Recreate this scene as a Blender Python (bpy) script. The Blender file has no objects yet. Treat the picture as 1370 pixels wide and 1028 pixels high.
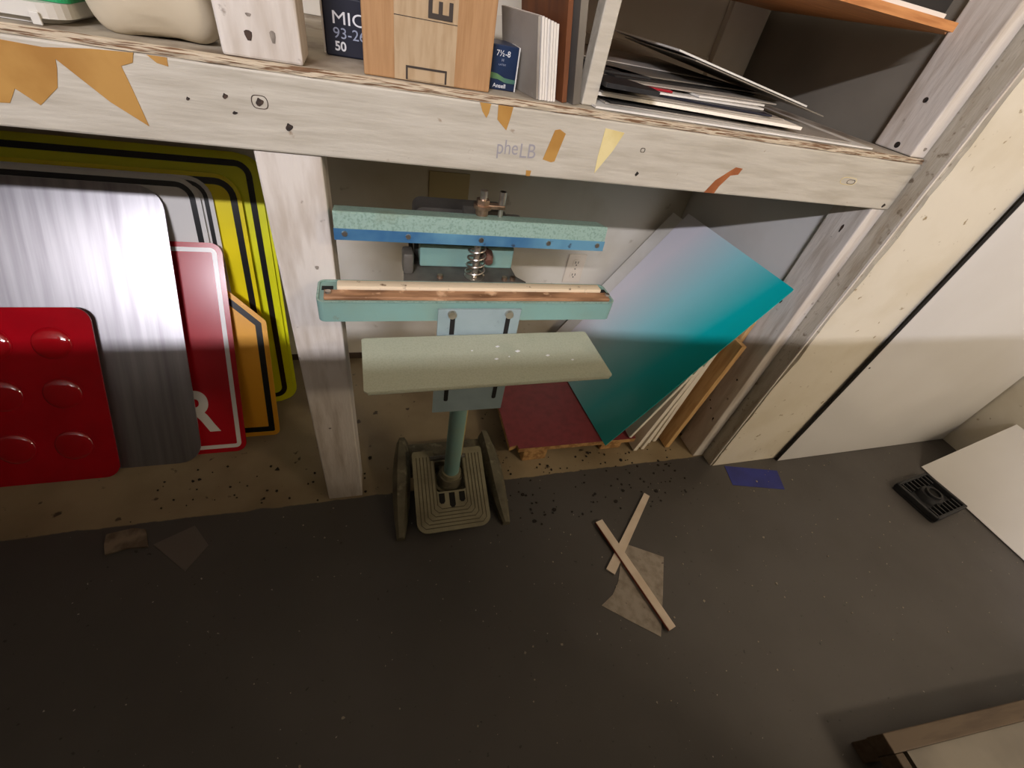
import bpy, bmesh, math, random
from mathutils import Vector, Matrix, Euler
random.seed(7)
S = bpy.context.scene
COL = S.collection
R_ = math.radians

def lin(c):
    return tuple(((v/255)/12.92 if v/255 <= .04045 else ((v/255+.055)/1.055)**2.4) for v in c) + (1.0,)

# ------------------------------------------------------------------ camera
cd = bpy.data.cameras.new('camera'); cam = bpy.data.objects.new('camera', cd); COL.objects.link(cam)
cd.sensor_width = 36; cd.lens = 15.136; cd.clip_start = .01
ax = Vector((.9555, -.2453, .1648)); up = Vector((.0514, .6866, .7252)); fw = Vector((.2911, .6845, -.6684))
fw.normalize(); ax = (ax - fw*ax.dot(fw)).normalized(); up = ax.cross(fw) * 1.0
if up.z < 0: up = -up
m = Matrix((ax, up, -fw)).transposed().to_4x4(); m.translation = (0, 0, 1.127)
cam.matrix_world = m
S.camera = cam

# ------------------------------------------------------------------ world, lamps, exposure
w = bpy.data.worlds.new('world'); S.world = w; w.use_nodes = True
w.node_tree.nodes['Background'].inputs[0].default_value = lin((255, 238, 214))
w.node_tree.nodes['Background'].inputs[1].default_value = 1.2

def area(name, loc, target, sx, sy, power, col):
    l = bpy.data.lights.new(name, 'AREA'); l.shape = 'RECTANGLE'; l.size = sx; l.size_y = sy
    l.energy = power; l.color = lin(col)[:3]
    o = bpy.data.objects.new(name, l); COL.objects.link(o); o.location = loc
    d = (Vector(target) - Vector(loc)).normalized()
    z = -d; x = Vector((1, 0, 0)); x = (x - z*x.dot(z)).normalized(); y = z.cross(x)
    mm = Matrix((x, y, z)).transposed().to_4x4(); mm.translation = loc; o.matrix_world = mm
    return o
area('fluorescent_tube_light', (-.85, -2.2, 2.51), (.2, .73, .6), 1.2, .05, 132, (248, 245, 255))
area('ceiling_lamp_light', (2.0, -1.5, 2.5), (1.6, .3, 0), .6, .25, 26, (255, 234, 206))

vs = S.view_settings
vs.view_transform = 'Standard'; vs.look = 'None'; vs.gamma = 1; vs.use_curve_mapping = False; vs.exposure = 0.08

# ------------------------------------------------------------------ materials
def mat(name, base, rough=.6, metal=0.0, var=None, stretch=(1, 1, 1), bump=0.0, bump_scale=60, spots=None, spots2=None,
        coat=0.0, spec=.5, aniso=0.0, trans=0.0, rvar=0.0):
    m = bpy.data.materials.new(name); m.use_nodes = True
    nt = m.node_tree; N = nt.nodes; L = nt.links; b = N['Principled BSDF']
    b.inputs['Base Color'].default_value = lin(base)
    b.inputs['Roughness'].default_value = rough; b.inputs['Metallic'].default_value = metal
    b.inputs['Coat Weight'].default_value = coat; b.inputs['Specular IOR Level'].default_value = spec
    b.inputs['Anisotropic'].default_value = aniso; b.inputs['Transmission Weight'].default_value = trans
    tc = N.new('ShaderNodeTexCoord'); mp = N.new('ShaderNodeMapping'); mp.inputs['Scale'].default_value = stretch
    L.new(tc.outputs['Object'], mp.inputs['Vector'])
    cur = None
    def mixin(cur, vec, col, scale, lo, hi, detail=4, dist=0.0):
        n = N.new('ShaderNodeTexNoise'); n.inputs['Scale'].default_value = scale; n.inputs['Detail'].default_value = detail
        n.inputs['Distortion'].default_value = dist
        L.new(vec, n.inputs['Vector'])
        r = N.new('ShaderNodeMapRange'); r.inputs['From Min'].default_value = lo; r.inputs['From Max'].default_value = hi
        r.clamp = True; L.new(n.outputs['Fac'], r.inputs['Value'])
        x = N.new('ShaderNodeMix'); x.data_type = 'RGBA'
        L.new(r.outputs['Result'], x.inputs['Factor'])
        if cur is None: x.inputs['A'].default_value = lin(base)
        else: L.new(cur, x.inputs['A'])
        x.inputs['B'].default_value = lin(col)
        return x.outputs['Result']
    if var: cur = mixin(cur, mp.outputs['Vector'], *var)
    if spots: cur = mixin(cur, tc.outputs['Object'], *spots)
    if spots2: cur = mixin(cur, tc.outputs['Object'], *spots2)
    if cur is not None: L.new(cur, b.inputs['Base Color'])
    if bump:
        n = N.new('ShaderNodeTexNoise'); n.inputs['Scale'].default_value = bump_scale; n.inputs['Detail'].default_value = 5
        L.new(mp.outputs['Vector'], n.inputs['Vector'])
        bp = N.new('ShaderNodeBump'); bp.inputs['Strength'].default_value = bump; bp.inputs['Distance'].default_value = .004
        L.new(n.outputs['Fac'], bp.inputs['Height']); L.new(bp.outputs['Normal'], b.inputs['Normal'])
    if rvar:
        n = N.new('ShaderNodeTexNoise'); n.inputs['Scale'].default_value = 14; L.new(tc.outputs['Object'], n.inputs['Vector'])
        r = N.new('ShaderNodeMapRange'); r.inputs['To Min'].default_value = rough-rvar; r.inputs['To Max'].default_value = rough+rvar
        L.new(n.outputs['Fac'], r.inputs['Value']); L.new(r.outputs['Result'], b.inputs['Roughness'])
    return m

M = {}
M['white_wood'] = mat('white_painted_wood', (190, 183, 168), .55, var=((172, 164, 148), 9, .42, .72), stretch=(1, 8, 8), bump=.25, bump_scale=22,
                      spots=((150, 132, 112), 55, .70, .78))
M['white_post'] = mat('white_painted_post', (214, 206, 196), .6, var=((186, 174, 160), 7, .45, .7), stretch=(6, 6, 1), bump=.25, bump_scale=24,
                      spots=((120, 104, 90), 45, .69, .77))
M['wall'] = mat('old_wall_paint', (218, 212, 198), .75, var=((192, 181, 156), 3.2, .46, .72), bump=.08, bump_scale=40,
                spots=((150, 135, 108), 16, .68, .80))
M['dark_wood'] = mat('dirty_dark_baseboard', (70, 54, 42), .8)
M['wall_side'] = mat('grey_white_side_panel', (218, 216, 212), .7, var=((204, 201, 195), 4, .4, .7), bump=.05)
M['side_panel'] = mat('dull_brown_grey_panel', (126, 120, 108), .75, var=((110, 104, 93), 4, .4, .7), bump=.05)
M['stain'] = mat('grey_scuff_mark', (142, 132, 120), .8, var=((112, 102, 92), 60, .42, .6))
M['cream'] = mat('cream_wall_paint', (216, 208, 190), .6, var=((206, 196, 174), 6, .45, .7), spots=((150, 132, 100), 38, .67, .72), bump=.15, bump_scale=50)
M['plaster_edge'] = mat('broken_plaster_edge', (184, 176, 160), .85, var=((160, 148, 128), 10, .45, .7), stretch=(4, 4, 1), bump=.3, bump_scale=60, spots=((120, 106, 86), 60, .60, .72))
M['rear'] = mat('dull_light_blocker', (96, 88, 80), .8)  # surface of the added light blockers behind and to the left
M['ply_edge'] = mat('chipped_plywood_edge', (206, 190, 164), .7, var=((122, 90, 62), 10, .50, .58), stretch=(2, 20, 55), bump=.6, bump_scale=30)
M['shelf_top'] = mat('worn_shelf_paint', (176, 166, 148), .65, var=((120, 104, 86), 14, .45, .68), bump=.2)
M['hammer_teal'] = mat('hammered_teal_paint', (142, 168, 156), .5, var=((120, 148, 134), 260, .48, .64), bump=.3, bump_scale=260,
                       spots=((128, 140, 116), 16, .56, .80))
M['teal_smooth'] = mat('teal_enamel', (122, 158, 150), .45, var=((126, 152, 138), 12, .42, .70), bump=.08, bump_scale=120,
                       spots=((120, 112, 84), 30, .66, .76))
M['blue_plate'] = mat('pale_blue_bracket_paint', (146, 162, 164), .5, var=((130, 148, 148), 12, .42, .7), spots=((90, 96, 90), 40, .68, .76))
M['table_paint'] = mat('dusty_green_table_paint', (174, 177, 156), .62, var=((162, 166, 145), 320, .42, .70), bump=.12, bump_scale=260,
                       spots=((156, 162, 142), 12, .58, .78))
M['blue_steel'] = mat('blued_steel_strip', (62, 112, 158), .38, .35, var=((110, 164, 192), 7, .42, .6), spots=((60, 70, 90), 50, .66, .74))
M['brown_teflon'] = mat('burnt_heat_strip', (176, 132, 96), .5, var=((120, 84, 56), 12, .42, .62), stretch=(1, 4, 4), spots=((226, 186, 148), 24, .58, .66))
M['silicone'] = mat('cream_silicone_strip', (222, 203, 172), .6, spots=((120, 96, 70), 60, .64, .72))
M['dark_cast'] = mat('dark_grey_cast_metal', (104, 100, 92), .5, .2, var=((74, 70, 64), 16, .4, .66), bump=.2)
M['housing'] = mat('dark_housing_paint', (72, 69, 64), .5, .1, var=((54, 51, 47), 12, .4, .66), bump=.1)
M['dusty_iron'] = mat('dusty_olive_cast_iron', (104, 98, 78), .7, var=((78, 72, 56), 14, .42, .66), bump=.3, bump_scale=90, spots=((136, 130, 106), 30, .60, .74))
M['pedal'] = mat('khaki_cast_pedal', (132, 126, 100), .6, var=((110, 102, 78), 14, .42, .68), bump=.25, bump_scale=90)
M['groove'] = mat('pedal_groove', (78, 70, 50), .8)
M['steel'] = mat('bright_steel', (196, 188, 176), .3, .9, var=((150, 138, 120), 40, .45, .7))
M['bronze'] = mat('tarnished_bronze', (168, 140, 116), .38, .85, var=((110, 90, 74), 40, .45, .65))
M['rust'] = mat('rusty_bolt', (128, 92, 78), .6, .5, var=((90, 62, 50), 50, .4, .6))
M['black'] = mat('black_plastic', (26, 26, 28), .5, var=((34, 34, 36), 30, .4, .6))
M['hole'] = mat('dark_opening', (18, 15, 12), .9)
M['alu'] = mat('brushed_aluminium', (180, 178, 180), .34, .92, var=((154, 151, 154), 6, .35, .7), stretch=(9, 1, .4), bump=.015, bump_scale=30, aniso=.4)
M['yellow'] = mat('fluorescent_yellow_sheeting', (226, 226, 20), .3, coat=.25)
M['yellow2'] = mat('warm_yellow_sheeting', (238, 218, 16), .25, coat=.35)
M['sign_white'] = mat('white_sheeting', (220, 217, 212), .25, coat=.35)
M['sign_black'] = mat('black_sign_ink', (20, 20, 20), .25, coat=.3)
M['sign_red'] = mat('red_sheeting', (172, 14, 28), .22, coat=.5)
M['lens_red'] = mat('red_lens_panel', (158, 4, 20), .14, coat=.7, var=((140, 2, 16), 8, .4, .7))
M['lens'] = mat('red_lens_dome', (150, 6, 18), .06, coat=1.0)
M['sign_orange'] = mat('orange_sheeting', (238, 168, 40), .3, coat=.3)
M['kraft'] = mat('kraft_cardboard', (172, 132, 90), .75, var=((158, 118, 76), 8, .4, .7), stretch=(30, 30, 2))
M['kraft_tape'] = mat('brown_packing_tape', (182, 158, 126), .35, var=((170, 144, 110), 12, .4, .66), stretch=(12, 12, 2))
M['ink'] = mat('brown_black_print', (52, 42, 34), .6)
M['navy'] = mat('navy_box_print', (16, 20, 38), .4)
M['box_white'] = mat('white_box_board', (216, 214, 208), .6)
M['box_blue'] = mat('dark_blue_box_print', (22, 44, 78), .4, var=((12, 30, 58), 10, .4, .7))
M['box_green'] = mat('green_wave_print', (92, 128, 74), .4, var=((60, 100, 96), 26, .4, .7))
M['print_white'] = mat('white_print', (225, 226, 228), .5)
M['print_grey'] = mat('grey_print', (150, 158, 178), .5)
M['sheet_grey'] = mat('grey_metal_sheet', (166, 159, 149), .5, .1, var=((140, 132, 121), 10, .4, .7), spots=((188, 182, 172), 60, .70, .76))
M['sheet_white'] = mat('white_sheet', (222, 219, 212), .4, var=((206, 201, 190), 8, .4, .7))
M['sheet_edge'] = mat('white_sheet_edge', (226, 220, 210), .5)
M['brown_board'] = mat('brown_hardboard', (110, 62, 30), .6, var=((86, 46, 22), 8, .4, .7), stretch=(8, 8, 1))
M['metal_panel'] = mat('grey_steel_panel', (134, 128, 118), .42, .4, var=((112, 106, 98), 6, .4, .7))
M['maroon'] = mat('maroon_laminate', (134, 58, 62), .42, var=((120, 52, 56), 40, .4, .7), spots=((140, 90, 84), 90, .70, .76))
M['chipboard'] = mat('raw_chipboard', (192, 150, 96), .8, var=((150, 110, 64), 60, .42, .62), bump=.4, bump_scale=120)
M['pine'] = mat('raw_pine', (216, 176, 120), .6, var=((194, 148, 92), 8, .42, .66), stretch=(10, 10, 1), spots=((120, 80, 44), 12, .70, .76))
M['orange_wood'] = mat('orange_varnished_wood', (206, 142, 84), .5, var=((176, 112, 60), 10, .42, .66), stretch=(1, 10, 10))
M['foam'] = mat('white_foam_board', (226, 218, 200), .6)
M['foam_edge'] = mat('cream_foam_edge', (242, 234, 218), .7)
M['panel_white'] = mat('satin_white_panel', (214, 212, 209), .32, var=((205, 202, 198), 2.2, .4, .7), coat=.15)
M['black_core'] = mat('black_core_edge', (22, 20, 20), .6)
M['outlet'] = mat('cream_outlet_plastic', (224, 212, 194), .35)
M['beige_plate'] = mat('beige_cover_plate', (176, 158, 112), .5)
M['tape'] = mat('yellowed_masking_tape', (178, 134, 66), .55, var=((160, 114, 48), 16, .4, .66))
M['tape_pale'] = mat('pale_tape_residue', (222, 206, 150), .6, var=((206, 186, 122), 20, .4, .66))
M['tape_brown'] = mat('brown_tape_scrap', (160, 94, 50), .55, var=((136, 74, 36), 30, .4, .66))
M['knot'] = mat('wood_knot', (70, 52, 40), .8, var=((30, 24, 20), 90, .42, .56))
M['pencil'] = mat('pencil_mark', (150, 146, 150), .7)
M['blue_tape'] = mat('blue_painters_tape', (44, 52, 132), .6, var=((38, 44, 116), 14, .4, .66))
M['scrap'] = mat('grey_fibre_paper', (158, 148, 136), .8, var=((134, 124, 112), 40, .42, .66), spots=((90, 80, 72), 70, .66, .72))
M['stick'] = mat('whitewashed_stick', (222, 206, 188), .6, var=((206, 186, 164), 14, .4, .7))
M['stick_red'] = mat('red_stick_edge', (150, 70, 50), .7)
M['green'] = mat('green_plastic', (28, 140, 84), .4)
M['grey_plastic'] = mat('white_grey_plastic_tray', (206, 202, 192), .45)
M['bag'] = mat('cream_cloth_sack', (204, 192, 168), .8, var=((186, 172, 146), 6, .4, .7), bump=.2, bump_scale=30)
M['red_scrap'] = mat('red_sign_scrap', (150, 24, 36), .35)
M['paper_rag'] = mat('dirty_rag_paper', (134, 118, 100), .85, var=((96, 82, 68), 30, .42, .62), bump=.5)
M['clear_film'] = mat('dull_plastic_film', (104, 96, 90), .35)
M['debris'] = mat('floor_debris', (150, 140, 126), .8)
M['dark_debris'] = mat('dark_floor_debris', (34, 28, 24), .9)
M['wire'] = mat('yellow_cable', (196, 170, 110), .5)

# teal gradient print: the panel itself is printed from white to teal
def gradient_mat():
    m = bpy.data.materials.new('white_to_teal_printed_panel'); m.use_nodes = True
    nt = m.node_tree; N = nt.nodes; L = nt.links; b = N['Principled BSDF']
    tc = N.new('ShaderNodeTexCoord'); sp = N.new('ShaderNodeSeparateXYZ'); L.new(tc.outputs['Object'], sp.inputs[0])
    # local x runs up the panel (0..0.689), local y runs along its foot (0 front .. 0.482 back)
    a = N.new('ShaderNodeMath'); a.operation = 'MULTIPLY_ADD'; a.inputs[1].default_value = .16; L.new(sp.outputs['X'], a.inputs[0]); L.new(sp.outputs['Y'], a.inputs[2])
    r = N.new('ShaderNodeValToRGB'); L.new(a.outputs[0], r.inputs['Fac'])
    e = r.color_ramp.elements
    e[0].position = .06; e[0].color = lin((0, 160, 158)); e[1].position = .50; e[1].color = lin((226, 224, 232))
    k = e.new(.15); k.color = lin((0, 180, 184)); k = e.new(.30); k.color = lin((150, 214, 222))
    L.new(r.outputs['Color'], b.inputs['Base Color']); b.inputs['Roughness'].default_value = .3
    b.inputs['Coat Weight'].default_value = .2
    return m
M['gradient'] = gradient_mat()

# floor: grey floor paint that stops at the shelf line, bare tan concrete behind it
def floor_mat():
    m = bpy.data.materials.new('painted_concrete_floor'); m.use_nodes = True
    nt = m.node_tree; N = nt.nodes; L = nt.links; b = N['Principled BSDF']
    tc = N.new('ShaderNodeTexCoord'); sp = N.new('ShaderNodeSeparateXYZ'); L.new(tc.outputs['Object'], sp.inputs[0])
    def noise(scale, detail=4):
        n = N.new('ShaderNodeTexNoise'); n.inputs['Scale'].default_value = scale; n.inputs['Detail'].default_value = detail
        L.new(tc.outputs['Object'], n.inputs['Vector']); return n.outputs['Fac']
    def rng(v, lo, hi, a=0, c=1):
        r = N.new('ShaderNodeMapRange'); r.inputs['From Min'].default_value = lo; r.inputs['From Max'].default_value = hi
        r.inputs['To Min'].default_value = a; r.inputs['To Max'].default_value = c; r.clamp = True; L.new(v, r.inputs['Value']); return r.outputs['Result']
    def mix(f, A, B):
        x = N.new('ShaderNodeMix'); x.data_type = 'RGBA'; L.new(f, x.inputs['Factor'])
        for nm, v in (('A', A), ('B', B)):
            if isinstance(v, tuple): x.inputs[nm].default_value = v
            else: L.new(v, x.inputs[nm])
        return x.outputs['Result']
    grey = mix(rng(noise(2.2), .35, .7), lin((80, 76, 73)), lin((68, 64, 61)))
    grey = mix(rng(noise(70, 3), .69, .74), grey, lin((46, 42, 40)))
    grey = mix(rng(noise(105, 2), .745, .77), grey, lin((168, 160, 150)))
    tan = mix(rng(noise(5), .38, .7), lin((150, 134, 106)), lin((122, 106, 80)))
    tan = mix(rng(noise(30, 3), .66, .71), tan, lin((70, 58, 44)))
    wob = N.new('ShaderNodeMath'); wob.operation = 'MULTIPLY_ADD'; wob.inputs[1].default_value = .012
    L.new(noise(24), wob.inputs[0]); L.new(sp.outputs['Y'], wob.inputs[2])
    edge = rng(wob.outputs[0], .730, .733)
    L.new(mix(edge, grey, tan), b.inputs['Base Color'])
    L.new(rng(noise(6), .3, .7, .38, .58), b.inputs['Roughness'])
    bp = N.new('ShaderNodeBump'); bp.inputs['Strength'].default_value = .12; bp.inputs['Distance'].default_value = .003
    L.new(noise(60), bp.inputs['Height']); L.new(bp.outputs['Normal'], b.inputs['Normal'])
    return m
M['floor'] = floor_mat()

# ------------------------------------------------------------------ mesh helpers
WM = {}
def link(name, me, m, parent=None, local=False):
    if parent is not None and not local: me.transform(WM[parent.name].inverted())
    o = bpy.data.objects.new(name, me); COL.objects.link(o)
    if m is not None and len(me.materials) == 0: me.materials.append(M[m])
    if parent is not None:
        o.parent = parent; WM[o.name] = WM[parent.name]
    else:
        WM[o.name] = Matrix.Identity(4)
    return o
def obj(name, bm, m, parent=None, local=False, smooth=False):
    bmesh.ops.recalc_face_normals(bm, faces=bm.faces)
    me = bpy.data.meshes.new(name); bm.to_mesh(me); bm.free()
    if smooth:
        for p in me.polygons: p.use_smooth = True
        try: me.set_sharp_from_angle(angle=R_(38))
        except Exception: pass
    return link(name, me, m, parent, local)
def tag(o, label=None, cat=None, group=None, kind=None):
    if label: o['label'] = label
    if cat: o['category'] = cat
    if group: o['group'] = group
    if kind: o['kind'] = kind
    return o
def solo(o, label, cat, group=None):
    me = o.data; xs = [v.co for v in me.vertices]
    c = Vector((sum(v.x for v in xs)/len(xs), sum(v.y for v in xs)/len(xs), min(v.z for v in xs)))
    me.transform(Matrix.Translation(-c)); o.location = c; WM[o.name] = Matrix.Translation(c)
    return tag(o, label, cat, group)
def empty(name, label, cat, loc, rot=(0, 0, 0), group=None, mw=None):
    o = bpy.data.objects.new(name, None); COL.objects.link(o); o.empty_display_size = .05
    if mw is None: mw = Matrix.Translation(loc) @ Euler(rot).to_matrix().to_4x4()
    o.matrix_world = mw; WM[o.name] = mw.copy()
    return tag(o, label, cat, group)
def struct(o): o['kind'] = 'structure'; return o

def box(x0, x1, y0, y1, z0, z1, bev=0.0, bm=None, seg=2, mw=None):
    own = bm is None
    b = bmesh.new()
    bmesh.ops.create_cube(b, size=1)
    for v in b.verts: v.co = Vector(((x0+x1)/2+v.co.x*(x1-x0), (y0+y1)/2+v.co.y*(y1-y0), (z0+z1)/2+v.co.z*(z1-z0)))
    if bev: bmesh.ops.bevel(b, geom=b.edges[:], offset=bev, segments=seg, affect='EDGES', profile=.5)
    if mw is not None: b.transform(mw)
    if own: return b
    me = bpy.data.meshes.new('t'); b.to_mesh(me); b.free(); bm.from_mesh(me); bpy.data.meshes.remove(me); return bm
def cyl(p, q, r, r2=None, seg=20, bm=None):
    bm = bm or bmesh.new(); p = Vector(p); q = Vector(q); d = q-p
    mw = Matrix.Translation((p+q)/2) @ d.to_track_quat('Z', 'Y').to_matrix().to_4x4()
    bmesh.ops.create_cone(bm, cap_ends=True, segments=seg, radius1=r, radius2=r if r2 is None else r2, depth=d.length, matrix=mw)
    return bm
def tube(pts, r, seg=8, bm=None, closed=False):
    bm = bm or bmesh.new(); pts = [Vector(p) for p in pts]; rings = []
    for i, p in enumerate(pts):
        t = (pts[min(i+1, len(pts)-1)] - pts[max(i-1, 0)]).normalized()
        a = t.cross(Vector((0, 0, 1)) if abs(t.z) < .9 else Vector((1, 0, 0))).normalized(); b = t.cross(a)
        rr = r[i] if isinstance(r, (list, tuple)) else r
        rings.append([bm.verts.new(p + (a*math.cos(2*math.pi*k/seg) + b*math.sin(2*math.pi*k/seg))*rr) for k in range(seg)])
    for A, B in zip(rings, rings[1:]):
        for k in range(seg): bm.faces.new((A[k], A[(k+1) % seg], B[(k+1) % seg], B[k]))
    bm.faces.new(rings[0]); bm.faces.new(rings[-1][::-1]); return bm
def prism(pts, d0, d1, axis='y', bm=None):
    """polygon in the two other axes, extruded along axis. axis y: pts=(x,z); z: (x,y); x: (y,z)"""
    bm = bm or bmesh.new()
    def P(a, b, d): return {'y': (a, d, b), 'z': (a, b, d), 'x': (d, a, b)}[axis]
    A = [bm.verts.new(P(a, b, d0)) for a, b in pts]; B = [bm.verts.new(P(a, b, d1)) for a, b in pts]
    n = len(pts)
    bm.faces.new(A); bm.faces.new(B[::-1])
    for i in range(n): bm.faces.new((A[i], B[i], B[(i+1) % n], A[(i+1) % n]))
    return bm
def rpoly(pts, r, seg=6):
    out = []; n = len(pts)
    for i in range(n):
        p = Vector(pts[i]); a = (Vector(pts[i-1])-p).normalized(); b = (Vector(pts[(i+1) % n])-p).normalized()
        ang = a.angle(b); t = r/math.tan(ang/2); c = p + (a+b).normalized()*(r/math.sin(ang/2))
        s = p + a*t - c; e = p + b*t - c
        tot = s.angle(e); cr = s.x*e.y - s.y*e.x; sg = 1 if cr > 0 else -1
        for k in range(seg+1):
            th = sg*tot*k/seg
            out.append((c.x + s.x*math.cos(th)-s.y*math.sin(th), c.y + s.x*math.sin(th)+s.y*math.cos(th)))
    return out
def rrect(x0, x1, z0, z1, r, seg=6): return rpoly([(x0, z0), (x1, z0), (x1, z1), (x0, z1)], r, seg)
def inset(pts, d):
    n = len(pts); out = []
    for i in range(n):
        p = Vector(pts[i]); a = Vector(pts[i-1]); b = Vector(pts[(i+1) % n])
        e1 = (p-a).normalized(); e2 = (b-p).normalized(); n1 = Vector((-e1.y, e1.x)); n2 = Vector((-e2.y, e2.x))
        m = (n1+n2).normalized(); k = d/max(.2, m.dot(n1)); out.append(tuple(p + m*k))
    return out
def ring(outer, inner, d0, d1, axis='y'):
    bm = bmesh.new()
    def P(a, b, d): return {'y': (a, d, b), 'z': (a, b, d), 'x': (d, a, b)}[axis]
    n = len(outer); V = [[bm.verts.new(P(a, b, d)) for a, b in L] for L in (outer, inner) for d in (d0, d1)]
    o0, o1, i0, i1 = V
    for k in range(n):
        j = (k+1) % n
        bm.faces.new((o0[k], o0[j], i0[j], i0[k])); bm.faces.new((o1[k], i1[k], i1[j], o1[j]))
        bm.faces.new((o0[k], o1[k], o1[j], o0[j])); bm.faces.new((i0[k], i0[j], i1[j], i1[k]))
    return bm
def text(name, body, size, m, parent, mw, width=None, local=False, depth=.0003, shear=0, bold=0.0):
    cu = bpy.data.curves.new('t', 'FONT'); cu.body = body; cu.size = size; cu.extrude = depth; cu.shear = shear; cu.offset = bold
    t = bpy.data.objects.new('t', cu); COL.objects.link(t)
    dg = bpy.context.evaluated_depsgraph_get(); dg.update()
    me = bpy.data.meshes.new_from_object(t.evaluated_get(dg)); bpy.data.objects.remove(t); bpy.data.curves.remove(cu)
    xs = [v.co.x for v in me.vertices]; ys = [v.co.y for v in me.vertices]
    x0, x1, y0 = min(xs), max(xs), min(ys)
    k = (width/(x1-x0)) if width else 1
    for v in me.vertices: v.co = Vector(((v.co.x-x0)*k, v.co.y-y0, v.co.z))
    me.transform(mw); me.materials.clear()
    return link(name, me, m, parent, local)
FACE_Y = Matrix(((1, 0, 0, 0), (0, 0, -1, 0), (0, 1, 0, 0), (0, 0, 0, 1)))     # text lying in xz, facing -y
def face_y(x, y, z, roll=0): return Matrix.Translation((x, y, z)) @ Matrix.Rotation(roll, 4, 'Y') @ FACE_Y

# ------------------------------------------------------------------ the room
YW, YF = 1.349, .727          # back wall of the shelving bay, front of the shelving frame
struct(obj('floor', box(-3.5, 4.5, -4.5, 2.0, -.10, 0), 'floor'))
struct(obj('wall_back', box(-1.8, 1.2, YW, YW+.1, 0, 2.4), 'wall'))
struct(obj('light_blocker_left', box(-1.90, -1.80, -2.6, YW+.1, 0, 2.55), 'rear'))  # unseen dark side wall, added to keep ambient light out from the left
struct(obj('added_ceiling', box(-1.9, 2.45, -2.6, YW+.1, 2.55, 2.65), 'wall'))  # unseen, added to hold back ambient light from above
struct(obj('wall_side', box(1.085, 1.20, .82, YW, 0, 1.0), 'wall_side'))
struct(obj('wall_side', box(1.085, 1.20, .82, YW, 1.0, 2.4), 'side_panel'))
struct(obj('shadow_blocker_rear', box(-2.6, 1.05, -.60, -.35, 0, 1.258), 'rear'))  # unseen low block, added to cast the lower shadow edge and darken the floor
# the front wall whose broken end stands beside the shelving
wf = struct(obj('wall_front', box(1.112, 2.345, .688, .80, 0, 2.4), 'plaster_edge'))
edge = []
z = 0.0; x = 1.123
rnd = random.Random(3)
while z < 2.4:
    edge.append((x, z)); z += rnd.uniform(.012, .04); x = min(1.136, max(1.1195, x + rnd.uniform(-.004, .004)))
edge.append((x, 2.4))
obj('plaster_skin', prism(edge + [(2.345, 2.4), (2.345, 0)], .680, .688), 'cream', wf)
obj('corner_strip', prism([(.683, 0), (.690, 0), (.690, 2.4), (.683, 2.4)], 1.1135, 1.1185, 'x'), 'white_post', wf)
struct(obj('wall_right', box(2.345, 2.45, -4.5, .80, 0, 2.4), 'cream'))

# shelving frame
def painted_post(name, x0, x1, y0, y1, z0, z1, marks, nm='post'):
    o = struct(obj(name, box(x0, x1, y0, y1, z0, z1, .003), 'white_post'))
    for (px, pz, r, el) in marks:
        pts = [(px + r*math.cos(a)*(1+.25*math.sin(3*a)), pz + el*r*math.sin(a)*(1+.2*math.cos(2*a))) for a in [k*math.pi/6 for k in range(12)]]
        obj('knot', prism(pts, y0-.0004, y0+.001), 'knot' if el == 1.6 else 'stain', o)
    return o
painted_post('trim_1', -.155, -.066, YF+.003, YF+.092, 0, .9025, [(-.095, .72, .003, 1.4), (-.12, .30, .003, 1)])
painted_post('trim_2', -.165, -.074, YF+.001, YF+.09, 1.0085, 2.3, [(-.132, 1.032, .004, 1.6), (-.105, 1.034, .003, 2.6), (-.128, 1.052, .003, .7)])
p3 = painted_post('trim_3', 1.068, 1.110, YF+.002, .82, 0, .9025, [])
for (py, pz, r, el) in [(.765, .84, .003, 3.2), (.79, .62, .004, 1.6), (.76, .35, .003, 1.2), (.78, .20, .003, 1), (.80, .22, .003, 1), (.75, .18, .003, 2)]:
    pts = [(py + r*math.cos(a)*(1+.25*math.sin(3*a)), pz + el*r*math.sin(a)) for a in [k*math.pi/6 for k in range(12)]]
    obj('knot', prism(pts, 1.0676, 1.069, 'x'), 'knot', p3)
p4 = painted_post('trim_4', 1.068, 1.110, YF+.002, .82, 1.0085, 2.3, [(1.094, 1.025, .004, 1)])
for (py, pz, r, el) in [(.775, 1.10, .005, 1), (.77, 1.02, .006, 1)]:
    pts = [(py + r*math.cos(a), pz + el*r*math.sin(a)) for a in [k*math.pi/6 for k in range(12)]]
    obj('nail_head', prism(pts, 1.0676, 1.069, 'x'), 'knot', p4)

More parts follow.
